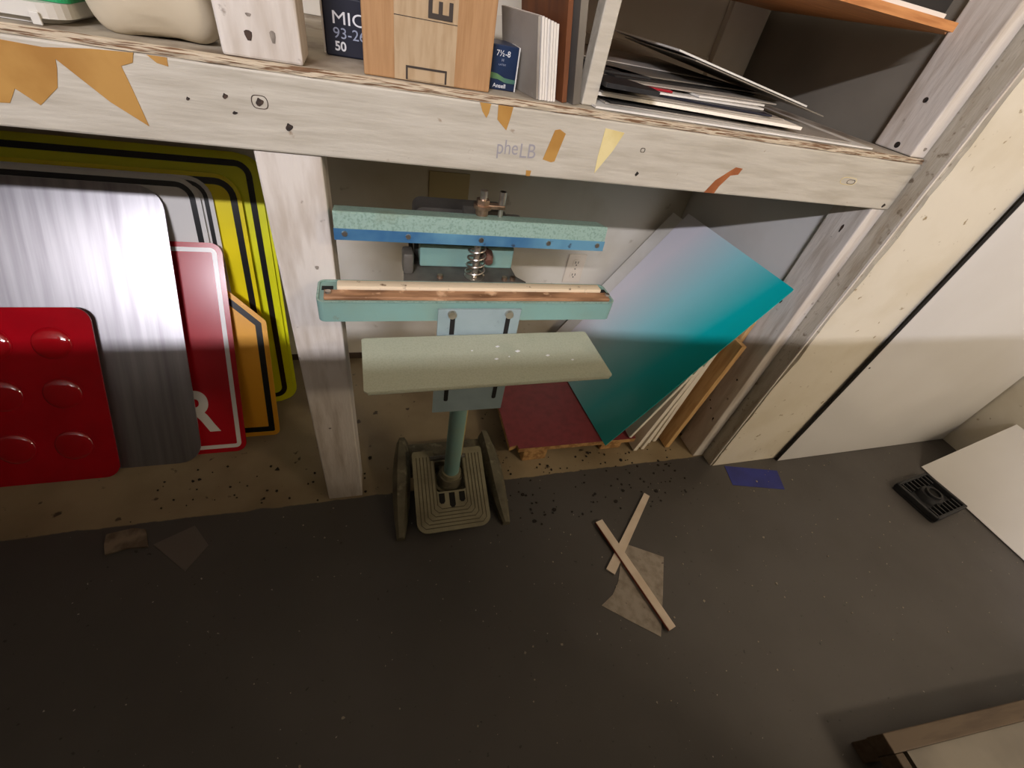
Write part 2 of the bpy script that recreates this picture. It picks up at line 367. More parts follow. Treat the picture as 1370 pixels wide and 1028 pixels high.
# front beam with its knots, tape remains and pencil writing
beam = empty('shelf_beam', 'long white painted beam with tape scraps along the shelf front', 'beam', (0, YF, .903))
def grain_beam():
    return box(-1.78, 1.1085, YF-.004, YF+.034, .9028, .9985, .003)
obj('plank', grain_beam(), 'white_wood', beam)
YB = YF-.004
def flat(name, pts, m, y=YB, t=.0006): return obj(name, prism(pts, y-t, y+.0005), m, beam)
for (px, pz, r, el) in [(-.133, .963, .0045, 1), (-.102, .937, .0045, 1), (-.172, .965, .003, 1), (-.165, .947, .003, .6), (-.215, .957, .002, 1), (.452, .924, .003, 1.2), (1.085, .912, .004, 1)]:
    flat('knot', [(px + r*math.cos(a)*(1+.3*math.sin(2*a)), pz + el*r*math.sin(a)*(1+.25*math.cos(3*a))) for a in [k*math.pi/7 for k in range(14)]], 'knot')
for (px, pz, rx, rz) in [(-.133, .963, .010, .010), (.448, .962, .0045, .0045), (.940, .952, .022, .009), (.948, .951, .011, .0055)]:
    o_ = [(px + rx*math.cos(a), pz + rz*math.sin(a)*(1+.2*math.cos(2*a))) for a in [k*math.pi/12 for k in range(24)]]
    i_ = [(px + (x-px)*(1-.0011/rx), pz + (z-pz)*(1-.0011/rz)) for x, z in o_]
    obj('knot_ring', ring(o_, i_, YB-.0004, YB+.0004), 'knot' if rx < .02 else 'tape_pale', beam)
flat('tape_scrap', [(-.47, .9975), (-.335, .9905), (-.340, .972), (-.348, .952), (-.373, .931), (-.390, .946), (-.402, .930), (-.47, .925)], 'tape')
flat('tape_scrap', [(-.345, .991), (-.30, .996), (-.258, .998), (-.262, .988), (-.275, .983), (-.272, .960), (-.268, .920), (-.300, .943), (-.338, .982)], 'tape', t=.0009)
flat('tape_scrap', [(-.245, .998), (-.225, .998), (-.226, .989), (-.237, .991)], 'tape')
flat('tape_scrap', [(.159, .998), (.176, .998), (.174, .986), (.171, .979), (.164, .987)], 'tape')
flat('tape_scrap', [(.187, .998), (.210, .998), (.208, .984), (.204, .966), (.188, .979)], 'tape')
flat('tape_scrap', [(.283, .975), (.291, .977), (.302, .972), (.293, .930), (.287, .928), (.272, .931)], 'tape')
flat('tape_scrap', [(.368, .987), (.404, .984), (.392, .955), (.370, .918), (.368, .945)], 'tape_pale')
flat('tape_scrap', [(.668, .952), (.664, .941), (.648, .938), (.634, .917), (.630, .904), (.607, .904), (.620, .927), (.642, .945), (.652, .953)], 'tape_brown')
flat('tape_scrap', [(.247, .912), (.256, .912), (.255, .9035), (.248, .9035)], 'tape')
hand = 'PHeLB'
text('pencil_writing', 'phe', .030, 'pencil', beam, face_y(.194, YB-.0002, .9255, R_(-2)), width=.034, depth=.0002)
text('pencil_writing', 'LB', .030, 'pencil', beam, face_y(.232, YB-.0002, .930, R_(-2)), width=.026, depth=.0002)

# shelf board
sh = empty('shelf_board', 'worn plywood shelf board with chipped front edge on the white beam', 'shelf', (0, YF, 1.0))
obj('board', box(-1.78, 1.0675, YF+.004, YW-.001, .999, 1.008), 'shelf_top', sh)
bm = bmesh.new(); rnd = random.Random(11); x = -1.78; top = []; bot = []
n = 150; V = []
for i in range(n+1):
    x = -1.78 + i*(1.1085+1.78)/n; j = rnd.uniform(-.002, .0015)
    V.append([bm.verts.new((x, YF-.003+j, .999)), bm.verts.new((x, YF-.004+rnd.uniform(-.001, .003), 1.0035)), bm.verts.new((x, YF-.001+j, 1.008-abs(rnd.gauss(0, .0012)))), bm.verts.new((x, YF+.0035, 1.008)), bm.verts.new((x, YF+.0035, .999))])
for A, B in zip(V, V[1:]):
    for k in range(5): bm.faces.new((A[k], A[(k+1) % 5], B[(k+1) % 5], B[k]))
bm.faces.new(V[0]); bm.faces.new(V[-1][::-1])
obj('front_edge', bm, 'ply_edge', sh)

# back wall stud above the shelf, cleat
struct(obj('trim_5', box(.945, 1.06, YW-.025, YW-.0005, 1.0085, 2.3, .002), 'wall'))
struct(obj('trim_6', box(-1.7, .94, YW-.012, YW-.0005, 1.0085, 1.075, .002), 'wall'))

# upper shelf at the right
us = empty('upper_shelf', 'small orange wooden shelf fixed high beside the right post', 'shelf', (.6, .76, 1.198))
obj('board', prism([(.30, .76), (1.002, .76), (1.022, .79), (1.067, .82), (1.067, 1.34), (.30, 1.34)], 1.198, 1.211, 'z'), 'orange_wood', us)
solo(obj('white_board', prism([(.55, .778), (.985, .778), (.985, 1.2), (.55, 1.2)], 1.2115, 1.219, 'z'), 'sheet_edge'), 'white flat board lying on the upper orange shelf', 'board')
solo(obj('dark_sheet', prism([(.6, .80), (1.02, .81), (1.03, 1.25), (.6, 1.25)], 1.2195, 1.25, 'z'), 'black_core'), 'dark flat sheet stacked over the white board on the upper shelf', 'sheet')

struct(obj('baseboard_back', box(-1.8, 1.08, YW-.008, YW-.0005, 0, .022), 'dark_wood'))
# wall outlet and cover plate
ol = empty('wall_outlet', 'cream double wall outlet on the white wall behind the sealer', 'outlet', (.715, YW, .34))
obj('cover_plate', box(.680, .752, YW-.006, YW-.0005, .342, .458, .003), 'outlet', ol)
for zz in (.425, .376):
    f = obj('socket', prism(rrect(.703, .731, zz-.015, zz+.015, .010), YW-.0085, YW-.006), 'outlet', ol)
    for xx in (.7115, .7225): obj('slot', box(xx-.0012, xx+.0012, YW-.0091, YW-.0084, zz-.002, zz+.007), 'hole', f)
    obj('ground_hole', cyl((.717, YW-.0091, zz-.008), (.717, YW-.0084, zz-.008), .0025, seg=10), 'hole', f)
obj('screw', cyl((.717, YW-.0075, .4005), (.717, YW-.0055, .4005), .003, seg=10), 'steel', ol)
bp_ = obj('cover_plate', box(.167, .289, YW-.004, YW-.0005, .585, .700, .002), 'beige_plate')
solo(bp_, 'beige blank cover plate on the wall under the beam', 'cover plate')

# ------------------------------------------------------------------ road signs leaning on the back wall
def sign(name, label, b, lean, xr, wdt, h, r, face, thick=.0022, z0=.001, roll=0.0, outline=None):
    mw = Matrix.Translation((xr, b, z0)) @ Matrix.Rotation(R_(-lean), 4, 'X') @ Matrix.Rotation(R_(roll), 4, 'Y')
    t = empty(name, label, 'sign', None, mw=mw)
    out = outline or [(-wdt, 0), (0, 0), (0, h), (-wdt, h)]
    poly = rpoly(out, r)
    obj('plate', prism(poly, 0, thick), face, t, local=True)
    return t, out
def border(t, out, off, wd, r, m, y=-.0005, name='border'):
    a = inset(out, off); b_ = inset(out, off+wd)
    obj(name, ring(rpoly(a, max(.004, r-off)), rpoly(b_, max(.003, r-off-wd)), y, .0002), m, t, local=True)

t, o_ = sign('road_sign', 'bright yellow sign plate peeking out behind the large yellow sign', 1.137, 16, -.268, .76, .728, .05, 'yellow')
t, o_ = sign('road_sign', 'large bright yellow sign with black border below the beam', 1.130, 16, -.277, .76, .733, .055, 'yellow')
border(t, o_, .018, .015, .055, 'sign_black')
t, o_ = sign('road_sign', 'yellow sign with thick black border in front of the largest yellow sign', 1.102, 17.3, -.327, .70, .688, .055, 'yellow2')
border(t, o_, .010, .016, .055, 'sign_black')
t, o_ = sign('road_sign', 'white sign with black border between the yellow and foremost white signs', 1.084, 18.2, -.391, .61, .684, .05, 'sign_white')
border(t, o_, .010, .010, .05, 'sign_black')
t, o_ = sign('road_sign', 'white sign with black border directly behind the aluminium sheet', 1.074, 18.5, -.417, .61, .683, .05, 'sign_white')
border(t, o_, .011, .013, .05, 'sign_black')
pent = [(-.46, 0), (0, 0), (0, .352), (-.12, .472), (-.34, .472), (-.46, .352)]
t, o_ = sign('road_sign', 'orange sign with cut corners and black border behind the red sign', .985, 27, -.306, .46, .4, .018, 'sign_orange', outline=pent)
border(t, o_, .013, .016, .018, 'sign_black')
t, o_ = sign('road_sign', 'red sign with white border and white letter R', .932, 31.0, -.388, .46, .587, .028, 'sign_red', thick=.003)
border(t, o_, .013, .011, .028, 'sign_white')
text('letter', 'R', .165, 'sign_white', t, Matrix.Translation((-.146, -.0004, .066)) @ FACE_Y, width=.086, local=True, bold=.005)
t, o_ = sign('aluminium_sheet', 'blank brushed aluminium sign sheet leaning on the signs', .906, 30.6, -.495, .76, .728, .055, 'alu', thick=.003)
t['category'] = 'sheet'
t, o_ = sign('lens_panel', 'red panel with rows of round lens domes before the aluminium sheet', .880, 31.0, -.678, .50, .447, .034, 'lens_red', thick=.004)
t['category'] = 'panel'
for s in (.360, .234, .097):
    for k in range(4):
        cx = -.086 - k*.117; bm = bmesh.new(); rr = .040; hh = .008; rows = []
        for i in range(7):
            a = (math.pi/2)*i/6; rad = rr*math.cos(a); y = -hh*math.sin(a)
            if i == 6: rows.append([bm.verts.new((cx, y, s))])
            else: rows.append([bm.verts.new((cx+rad*math.cos(2*math.pi*j/28), y, s+rad*math.sin(2*math.pi*j/28))) for j in range(28)])
        for A, B in zip(rows, rows[1:]):
            for j in range(28):
                if len(B) == 1: bm.faces.new((A[j], A[(j+1) % 28], B[0]))
                else: bm.faces.new((A[j], A[(j+1) % 28], B[(j+1) % 28], B[j]))
        dm = obj('lens_dome', bm, 'lens', t, local=True, smooth=True)
        o2 = [(cx+.0425*math.cos(2*math.pi*j/28), s+.0425*math.sin(2*math.pi*j/28)) for j in range(28)]
        i2 = [(cx+.0395*math.cos(2*math.pi*j/28), s+.0395*math.sin(2*math.pi*j/28)) for j in range(28)]
        obj('lens_rim', ring(o2, i2, -.0012, .0003), 'lens_red', dm, local=True)

# ------------------------------------------------------------------ foot operated sealer
PX, PY = .180, .715
sl = empty('foot_sealer', 'teal foot operated bag sealer with long jaws and small table', 'sealer', (PX, PY, 0))
# base: two spreading cast feet joined by a hub
def foot(x_back, x_front, x_out):
    pts = []
    bm = bmesh.new(); rings = []
    prof = [(.0, .105, .016), (.18, .105, .022), (.4, .092, .025), (.62, .062, .023), (.84, .035, .017), (1.0, .018, .010)]
    for (u, hgt, hw) in prof:
        y = .845 - u*(.845-.575); x = x_back + (x_front-x_back)*u
        rings.append([bm.verts.new(c) for c in ((x-hw, y, 0.0), (x+hw, y, 0.0), (x+hw, y, hgt*.75), (x+hw*.45, y, hgt), (x-hw*.45, y, hgt), (x-hw, y, hgt*.75))])
    for A, B in zip(rings, rings[1:]):
        for k in range(6): bm.faces.new((A[k], A[(k+1) % 6], B[(k+1) % 6], B[k]))
    bm.faces.new(rings[0]); bm.faces.new(rings[-1][::-1])
    return bm
obj('foot', foot(.052, .030, -1), 'dusty_iron', sl, smooth=True)
obj('foot', foot(.302, .324, 1), 'dusty_iron', sl, smooth=True)
bm = box(.06, .30, .765, .845, .0, .075, .012); obj('base_bridge', bm, 'dusty_iron', sl, smooth=True)
bm = cyl((PX, PY, .0), (PX, PY, .05), .062, .048, 28); cyl((PX, PY, .05), (PX, PY, .085), .040, .034, 28, bm); box(PX-.03, PX+.03, PY, .80, .01, .055, .006, bm)
obj('base_hub', bm, 'dusty_iron', sl, smooth=True)
# pole
pole = obj('pole', cyl((PX, PY, .08), (PX, PY, .66), .0215, seg=28), 'teal_smooth', sl, smooth=True)
obj('collar', cyl((PX, PY, .075), (PX, PY, .10), .030, .027, 28), 'pedal', sl, smooth=True)
# pedal: sloping ribbed plate with a slot for the pole
pm = Matrix.Translation((PX-.007, .562, .042)) @ Matrix.Rotation(R_(21.5), 4, 'X')
hw = .1; PL = .225
U = [(-hw, 0), (hw, 0), (hw, PL), (.040, PL), (.040, .105), (-.040, .105), (-.040, PL), (-hw, PL)]
def rp_mixed(pts, rs, seg=5):
    out = []; n = len(pts)
    for i in range(n):
        sub = rpoly([pts[i-1], pts[i], pts[(i+1) % n]], rs[i], seg)[seg+1:2*(seg+1)]
        out += sub
    return out
bm = prism(rp_mixed(U, [.028, .028, .008, .006, .006, .006, .006, .008]), -.012, 0, 'z'); bm.transform(pm)
ped = obj('pedal', bm, 'pedal', sl)
for k in range(6):
    d = .010 + k*.0095
    w_ = .0017
    L = [(-hw+d, PL-.018), (-hw+d, d+.012), (-hw+d+.012, d), (hw-d-.012, d), (hw-d, d+.012), (hw-d, PL-.018)]
    L2 = [(-hw+d+w_*1.4, PL-.018), (-hw+d+w_*1.4, d+.012), (-hw+d+.012, d+w_*1.4), (hw-d-.012, d+w_*1.4), (hw-d-w_*1.4, d+.012), (hw-d-w_*1.4, PL-.018)]
    bm = bmesh.new(); A = [bm.verts.new((*p, .0006)) for p in L]; B = [bm.verts.new((*p, .0006)) for p in L2]
    A2 = [bm.verts.new((*p, -.001)) for p in L]; B2 = [bm.verts.new((*p, -.001)) for p in L2]
    for i in range(5):
        bm.faces.new((A[i], A[i+1], B[i+1], B[i])); bm.faces.new((A[i], A[i+1], A2[i+1], A2[i])); bm.faces.new((B[i], B[i+1], B2[i+1], B2[i]))
    bm.transform(pm); obj('groove', bm, 'groove', ped)
for (xx, y0, y1) in ((-.028, .072, .100), (0, .060, .100), (.028, .072, .100)):
    pts = [(xx-.008, y1), (xx-.008, y0+.006), (xx-.004, y0), (xx+.004, y0), (xx+.008, y0+.006), (xx+.008, y1)]
    bm = prism(pts, -.001, .0007, 'z'); bm.transform(pm); obj('slot', bm, 'hole', ped)
bm = cyl((PX-.008-.05, .75, .115), (PX-.008+.05, .75, .115), .007, seg=12); obj('pedal_axle', bm, 'dark_cast', sl)
# pull cable down the back
obj('pull_rod', tube([(PX+.030, PY+.035, .09), (PX+.032, PY+.035, .40), (PX+.034, PY+.03, .66)], .0035), 'wire', sl, smooth=True)
# slotted bracket plate
def plate_with_slots():
    return prism([(.104, .424), (.259, .424), (.259, .692), (.104, .692)], .6435, .6475)
br = obj('bracket_plate', plate_with_slots(), 'blue_plate', sl)
for (xx, z0, z1) in ((.131, .615, .676), (.236, .615, .676), (.131, .458, .500), (.237, .458, .500)):
    obj('slot', prism(rrect(xx-.0045, xx+.0045, z0, z1, .0044, 4), .6430, .6440), 'hole', br)
for xx in (.129, .236):
    bm = cyl((xx, .6375, .6825), (xx, .6437, .6825), .0075, .0082, 14); obj('bolt', bm, 'steel', br, smooth=True)
bm = box(.125, .238, .6475, .72, .43, .66, .003); obj('pole_clamp', box(.146, .216, .6476, .70, .44, .65, .004), 'teal_smooth', sl)
# work table
tw = Matrix.Translation((.190, .566, .64)) @ Matrix.Rotation(R_(1.2), 4, 'Z')
tp = rpoly([(-.217, -.064), (.217, -.064), (.217, .071), (-.217, .071)], .006)
bm = prism(tp, -.003, 0, 'z'); box(-.212, .212, -.0645, -.0600, -.008, -.0005, .002, bm)
for sx in (-1, 1): box(sx*.2155-.0015, sx*.2155+.0015, -.055, .065, -.008, -.001, 0, bm)
bm.transform(tw); obj('work_table', bm, 'table_paint', sl)
for (fx, fy, fs) in ((.21, .60, .004), (.245, .585, .005), (.20, .565, .004), (.30, .57, .004), (.345, .555, .003), (.225, .57, .002), (.16, .59, .002)):
    obj('paint_fleck', prism([(fx-fs, fy), (fx-fs*.2, fy-fs*.7), (fx+fs, fy-fs*.1), (fx+fs*.3, fy+fs*.6)], .6399, .6407, 'z'), 'print_white', sl)
for sx in (-.05, .05): obj('table_bracket', box(.1825+sx-.012, .1825+sx+.012, .575, .6433, .617, .6365), 'blue_plate', sl)
# lower jaw: channel with rounded ends, heat strip and silicone strip
jaw = obj('lower_jaw', prism(rpoly([(-.095, .652), (.458, .652), (.458, .722), (-.095, .722)], .012), .662, .7005, 'z'), 'teal_smooth', sl)
jl = rpoly([(-.095, .652), (.458, .652), (.458, .722), (-.095, .722)], .012)
obj('rim', ring(jl, inset(jl, .0035), .700, .7022, 'z'), 'hammer_teal', jaw)
obj('heat_strip', box(-.083, .447, .658, .682, .7006, .7072, .0012), 'brown_teflon', sl)
obj('silicone_strip', box(-.063, .437, .683, .705, .7006, .7125, .003), 'silicone', sl, smooth=True)
for xx in (-.076, .446): obj('end_screw', cyl((xx, .672, .7072), (xx, .672, .7105), .0055, .0045, 12), 'steel', sl, smooth=True)
for xx in (-.079, .449): obj('end_slot', box(xx-.009, xx+.009, .690, .702, .7006, .7015), 'hole', sl)
# rear platform behind the lower jaw
bm = prism(rp_mixed([(.052, .722), (.29, .722), (.272, .745), (.268, .88), (.07, .88), (.07, .76), (.052, .76)], [.002, .002, .02, .01, .01, .002, .002]), .664, .703, 'z')
pf = obj('rear_platform', bm, 'dark_cast', sl)
for (xx, yy) in ((.118, .735), (.245, .732), (.262, .733)): obj('screw', cyl((xx, yy, .703), (xx, yy, .709), .006, .005, 12), 'bronze', pf, smooth=True)
obj('side_lug', box(.050, .070, .742, .778, .7035, .745, .006), 'dark_cast', sl, smooth=True)
# transformer housing
bm = prism(rpoly([(.076, .7035), (.274, .7035), (.274, .752), (.252, .805), (.076, .805)], .016, 8), .81, .862)
hs = obj('rear_housing', bm, 'housing', sl)
obj('name_plate', prism(rrect(.10, .185, .752, .796, .004), .8088, .8102), 'metal_panel', hs)
text('plate_print', 'HE', .034, 'dark_cast', hs, face_y(.108, .8086, .764), width=.03)
for k in range(5): obj('plate_line', box(.146, .180, .8084, .8089, .758+k*.008, .7605+k*.008), 'dark_cast', hs)
obj('front_cover', box(.084, .270, .775, .809, .7035, .748, .003), 'teal_smooth', sl)
# pressing rod, spring and adjusting nuts
RX, RY = .186, .742
obj('press_rod', cyl((RX, RY, .703), (RX, RY, .868), .0065, seg=16), 'steel', sl, smooth=True)
pts = [(RX + (.0185-.0045*(i/130))*math.cos(i*.24), RY + (.0185-.0045*(i/130))*math.sin(i*.24), .706 + .072*i/130) for i in range(131)]
obj('spring', tube(pts, .0019, 7), 'steel', sl, smooth=True)
bm = cyl((RX, RY, .704), (RX, RY, .7055), .020, seg=24); obj('spring_washer', bm, 'steel', sl, smooth=True)
bm = cyl((RX, RY, .838), (RX, RY, .844), .016, seg=20); cyl((RX, RY, .844), (RX, RY, .853), .012, seg=6, bm=bm); cyl((RX, RY, .826), (RX, RY, .838), .011, seg=16, bm=bm); obj('adjusting_nut', bm, 'bronze', sl)
obj('link_bar', box(RX, RX+.040, RY-.007, RY+.007, .838, .846, .002), 'bronze', sl)
bm = cyl((RX+.034, RY, .80), (RX+.034, RY, .868), .0045, seg=12); cyl((RX+.034, RY, .846), (RX+.034, RY, .868), .0065, seg=12, bm=bm); obj('guide_pin', bm, 'steel', sl, smooth=True)
bm = cyl((.212, .774, .735), (.212, .752, .735), .014, .011, 6); cyl((.212, .752, .735), (.212, .745, .732), .010, .008, 12, bm); obj('pivot_bolt', bm, 'rust', sl)
# upper jaw on its arm
uj = obj('upper_jaw', prism([(.700, .803), (.704, .801), (.755, .812), (.752, .822), (.706, .832), (.703, .8305)], -.058, .418, 'x'), 'hammer_teal', sl)
obj('pressing_strip', prism([(.6985, .788), (.702, .788), (.7035, .806), (.7000, .8065)], -.059, .4195, 'x'), 'blue_steel', uj)
obj('under_strip', box(-.057, .417, .703, .722, .786, .8005), 'silicone', uj)
for xx in (-.043, .056, .180, .306, .405): obj('rivet', cyl((xx, .6972, .7985), (xx, .7005, .7985), .0042, .0050, 10), 'steel', uj, smooth=True)
obj('lever_arm', box(.165, .207, .762, .815, .79, .812, .003), 'dark_cast', sl)
obj('handle_end', box(.275, .31, .80, .90, .752, .768, .004), 'dark_cast', sl)

# ------------------------------------------------------------------ printed panel and sheets leaning on the side wall
B = Vector((.693, .751, .0885)); u = Vector((.377, .026, .574)).normalized(); v = Vector((-u.y, u.x, 0)).normalized(); nrm = u.cross(v)
def leaning(name, label, origin, lu, lv, th, face, edge=None, cat='panel', group=None):
    mw = Matrix((u, v, nrm)).transposed().to_4x4(); mw.translation = origin
    t = empty(name, label, cat, None, mw=mw)
    obj('sheet', box(0, lu, 0, lv, -.0002, th), face, t, local=True)
    return t
print('normal', nrm)
sgn = 1 if nrm.x < 0 else -1
leaning('printed_panel', 'rectangular panel printed white to teal leaning over the white sheets', B, .689, .484, .003*sgn if sgn > 0 else .003, 'gradient')
leaning('blank_sign_sheet', 'plain white panel leaning directly behind the teal printed panel', B + v*.062 + u*.010 - nrm*sgn*.0065, .655, .486, .003, 'sheet_white')

def xz_sheet(name, label, cat, x0, z0, x1, z1, th, y0, y1, m, group=None, yo=0.0):
    d = Vector((x1-x0, z1-z0)).normalized(); nn = Vector((d.y, -d.x))*th
    pts = [(x0, z0), (x1, z1), (x1+nn.x, z1+nn.y), (x0+nn.x, z0+max(nn.y, -z0) if z0 < th else z0+nn.y)]
    return solo(obj(name, prism(pts, y0, y1), m), label, cat, group)
G = 'white foam boards leaning under the teal panel'
xz_sheet('foam_board', 'white foam board standing on the maroon board under the teal panel', 'board', .790, .0925, .893, .372, .010, .772, 1.16, 'foam_edge', G)
xz_sheet('foam_board', 'thick white foam board on the floor next to the maroon board', 'board', .842, .0075, .913, .400, .014, .776, 1.18, 'foam_edge', G)
xz_sheet('foam_board', 'white foam board second from the maroon board on the floor', 'board', .876, .0055, .936, .425, .012, .780, 1.20, 'foam_edge', G)
xz_sheet('foam_board', 'white foam board third from the maroon board on the floor', 'board', .915, .003, .955, .440, .013, .806, 1.20, 'foam_edge', G)
xz_sheet('foam_board', 'white foam board touching the short pine plank', 'board', .942, .003, .977, .450, .013, .810, 1.22, 'foam_edge', G)
xz_sheet('pine_plank', 'short pine plank leaning between foam boards and right post', 'plank', .976, .004, 1.024, .470, .018, .778, .90, 'pine')
xz_sheet('pine_plank', 'taller orange pine plank leaning against the right post behind the short plank', 'plank', 1.026, .003, 1.047, .585, .016, .812, .93, 'pine')

# maroon board on wood blocks
mb = empty('maroon_board', 'maroon laminate board lying on wooden blocks behind the sealer', 'board', (.58, .95, .064))
pts = [(.374, .786), (.400, .792), (.402, .776), (.818, .772), (.822, 1.20), (.385, 1.20)]
obj('core', prism(pts, .0665, .0835, 'z'), 'chipboard', mb)
obj('laminate', prism(pts, .0835, .0855, 'z'), 'maroon', mb)
for (x0, x1, y0, y1, lb) in ((.428, .512, .788, .86, 'rough wooden block under the front corner of the maroon board'), (.43, .52, 1.08, 1.16, 'rough wooden block under the back of the maroon board'), (.72, .80, .80, .88, 'rough wooden block under the maroon board near the foam boards')):
    solo(obj('wood_block', box(x0, x1, y0, y1, .0005, .0662, .004), 'chipboard'), lb, 'block')

# ------------------------------------------------------------------ white panel on the front wall, board and base at right
pl = empty('tall_white_sheet', 'tall satin white panel with dark edge standing against the cream wall', 'sheet', (1.87, .667, 0))
bm = box(1.4075, 2.338, .6640, .6665, .002, 1.9); obj('face', bm, 'panel_white', pl)
bm = bmesh.new(); box(1.4040, 1.4073, .6645, .671, .002, 1.9, 0, bm); box(1.4073, 2.338, .6667, .671, .002, 1.9, 0, bm); obj('core', bm, 'black_core', pl)
obj('pin_hole', cyl((1.425, .6633, .465), (1.425, .6643, .465), .003, seg=10), 'hole', pl)
mw = Matrix.Translation((2.052, .532, .002)) @ Matrix.Rotation(math.atan2(.222, .278), 4, 'Y').inverted()
bd = empty('white_board', 'white board leaning on the right wall above the black base', 'board', None, mw=mw)
obj('face', box(0, .356, -.60, .018, .0022, .005), 'panel_white', bd, local=True)
obj('backing', box(0, .356, -.60, .018, 0, .0022), 'metal_panel', bd, local=True)
# black stand base
bs = empty('stand_base', 'square black plastic stand base with slotted ribs on the floor', 'base', (1.915, .425, 0), (0, 0, R_(7)))
hb = .098
obj('plate', prism(rrect(-hb, hb, -hb+.02, hb-.02, .012), .001, .010, 'z'), 'black', bs, local=True)
for (x0, x1, y0, y1) in ((-hb, hb, -hb+.02, -hb+.03), (-hb, hb, hb-.03, hb-.02), (-hb, -hb+.012, -hb+.02, hb-.02), (hb-.012, hb, -hb+.02, hb-.02)):
    obj('rim', box(x0, x1, y0, y1, .010, .030, .003), 'black', bs, local=True)
for k in range(7):
    xx = -.072 + k*.024
    for sy in (-1, 1): obj('rib', box(xx-.003, xx+.003, min(sy*.034, sy*.070), max(sy*.034, sy*.070), .010, .026), 'black', bs, local=True)
bm = cyl((0, 0, .01), (0, 0, .032), .044, .036, 28); obj('hub', bm, 'black', bs, local=True, smooth=True)
o2 = [(.027*math.cos(2*math.pi*j/24), .027*math.sin(2*math.pi*j/24)) for j in range(24)]
obj('socket_rim', ring(o2, [(a*.75, b*.75) for a, b in o2], .032, .042, 'z'), 'black', bs, local=True)
obj('socket_hole', cyl((0, 0, .032), (0, 0, .0335), .0195, seg=24), 'hole', bs, local=True)

# wooden tray table corner at the lower right
ct = empty('wooden_crate', 'dark wooden crate with framed board top at the lower right', 'crate', (1.47, -.42, 0), (0, 0, R_(-4.7)))
ct_m = WM[ct.name]
zc = .10
def cb(name, x0, x1, y0, y1, z0, z1, m, bev=.002): return obj(name, box(x0, x1, y0, y1, z0, z1, bev), m, ct, local=True)
X0, X1, Y0, Y1 = -.510, .48, -.70, .302
M['crate_wood'] = mat('stained_crate_wood', (92, 76, 58), .6, var=((74, 58, 42), 8, .42, .66), stretch=(1, 8, 8))
cb('front_rail', X0, X1, Y1-.034, Y1, zc-.05, zc, 'crate_wood'); cb('side_rail', X0, X0+.022, Y0, Y1-.0345, zc-.05, zc, 'crate_wood')
cb('side_rail', X1-.022, X1, Y0, Y1-.0345, zc-.05, zc, 'crate_wood'); cb('back_rail', X0, X1, Y0-.035, Y0-.0005, zc-.05, zc, 'crate_wood')
cb('top_board', X0+.04, X1-.04, Y0+.02, Y1-.0347, zc-.02, zc-.008, 'metal_panel', 0)
for (xx, yy) in ((X0, Y1-.04), (X1-.04, Y1-.04), (X0, Y0), (X1-.04, Y0)): cb('leg', xx, xx+.04, yy, yy+.038, 0, zc-.0505, 'crate_wood')

# ------------------------------------------------------------------ things on the shelf
ZS = 1.0085
# big carton
ca = empty('cardboard_carton', 'brown cardboard carton with taped seam standing on the shelf', 'carton', (.085, .79, ZS), (0, 0, R_(0)))
obj('body', box(0.0, .174, .738, .838, ZS, 1.24, .002), 'kraft', ca)
obj('packing_tape', box(.040, .122, .7372, .7385, ZS+.001, 1.24), 'kraft_tape', ca)
obj('flap_line', box(.040, .122, .7369, .7374, 1.0775, 1.0783), 'ink', ca)
text('print', 'EN', .045, 'ink', ca, Matrix.Translation((.115, .7366, 1.0805)) @ Matrix.Rotation(R_(-90), 4, 'Y') @ FACE_Y @ Matrix.Scale(-1, 4, (1, 0, 0)) @ Matrix.Scale(-1, 4, (1, 0, 0)), bold=.0006)
obj('print_frame', ring([(.055, ZS+.002), (.111, ZS+.002), (.111, ZS+.018), (.055, ZS+.018)], [(.0575, ZS+.0021), (.1085, ZS+.0021), (.1085, ZS+.0155), (.0575, ZS+.0155)], .7365, .7374), 'ink', ca)
# glove boxes
gb = empty('glove_box', 'navy glove box with white print MIC beside the carton', 'box', (.02, .87, ZS))
obj('body', box(-.052, .075, .848, .95, ZS, 1.078, .002), 'navy', gb)
obj('open_side', box(-.0548, -.0522, .846, .95, ZS+.002, 1.074, .001), 'box_white', gb)
text('print', 'MICRO', .021, 'print_white', gb, face_y(-.0395, .8476, 1.047), width=.082)
text('print', '93-260', .018, 'print_grey', gb, face_y(-.040, .8476, 1.0305), width=.055)
text('print', '50', .0155, 'print_white', gb, face_y(-.039, .8476, 1.0155), width=.0155, bold=.0004)
solo(obj('dark_carton', box(-.065, .07, .852, .95, 1.0785, 1.15, .003), 'navy'), 'dark carton stacked over the navy glove box', 'carton')
g2 = empty('glove_box', 'small blue glove box marked size 7 and a half to 8', 'box', (.2, .8, ZS))
obj('body', box(.181, .2215, .774, .845, ZS, 1.064, .001), 'box_blue', g2)
obj('white_side', box(.2217, .2235, .774, .845, ZS, 1.064), 'box_white', g2)
obj('wave', prism([(.181, 1.030), (.192, 1.029), (.204, 1.0245), (.2215, 1.0235), (.2215, 1.0185), (.206, 1.0185), (.194, 1.022), (.181, 1.0225)], .7735, .7742), 'box_green', g2)
text('print', '7½-8', .010, 'print_white', g2, face_y(.188, .7736, 1.0505), width=.021)
text('print', 'H', .005, 'print_grey', g2, face_y(.197, .7736, 1.0445))
text('print', 'LATEX', .003, 'print_grey', g2, face_y(.193, .7736, 1.0395), width=.011)
text('print', 'Ansell', .0075, 'print_white', g2, face_y(.187, .7736, 1.0115), width=.020)
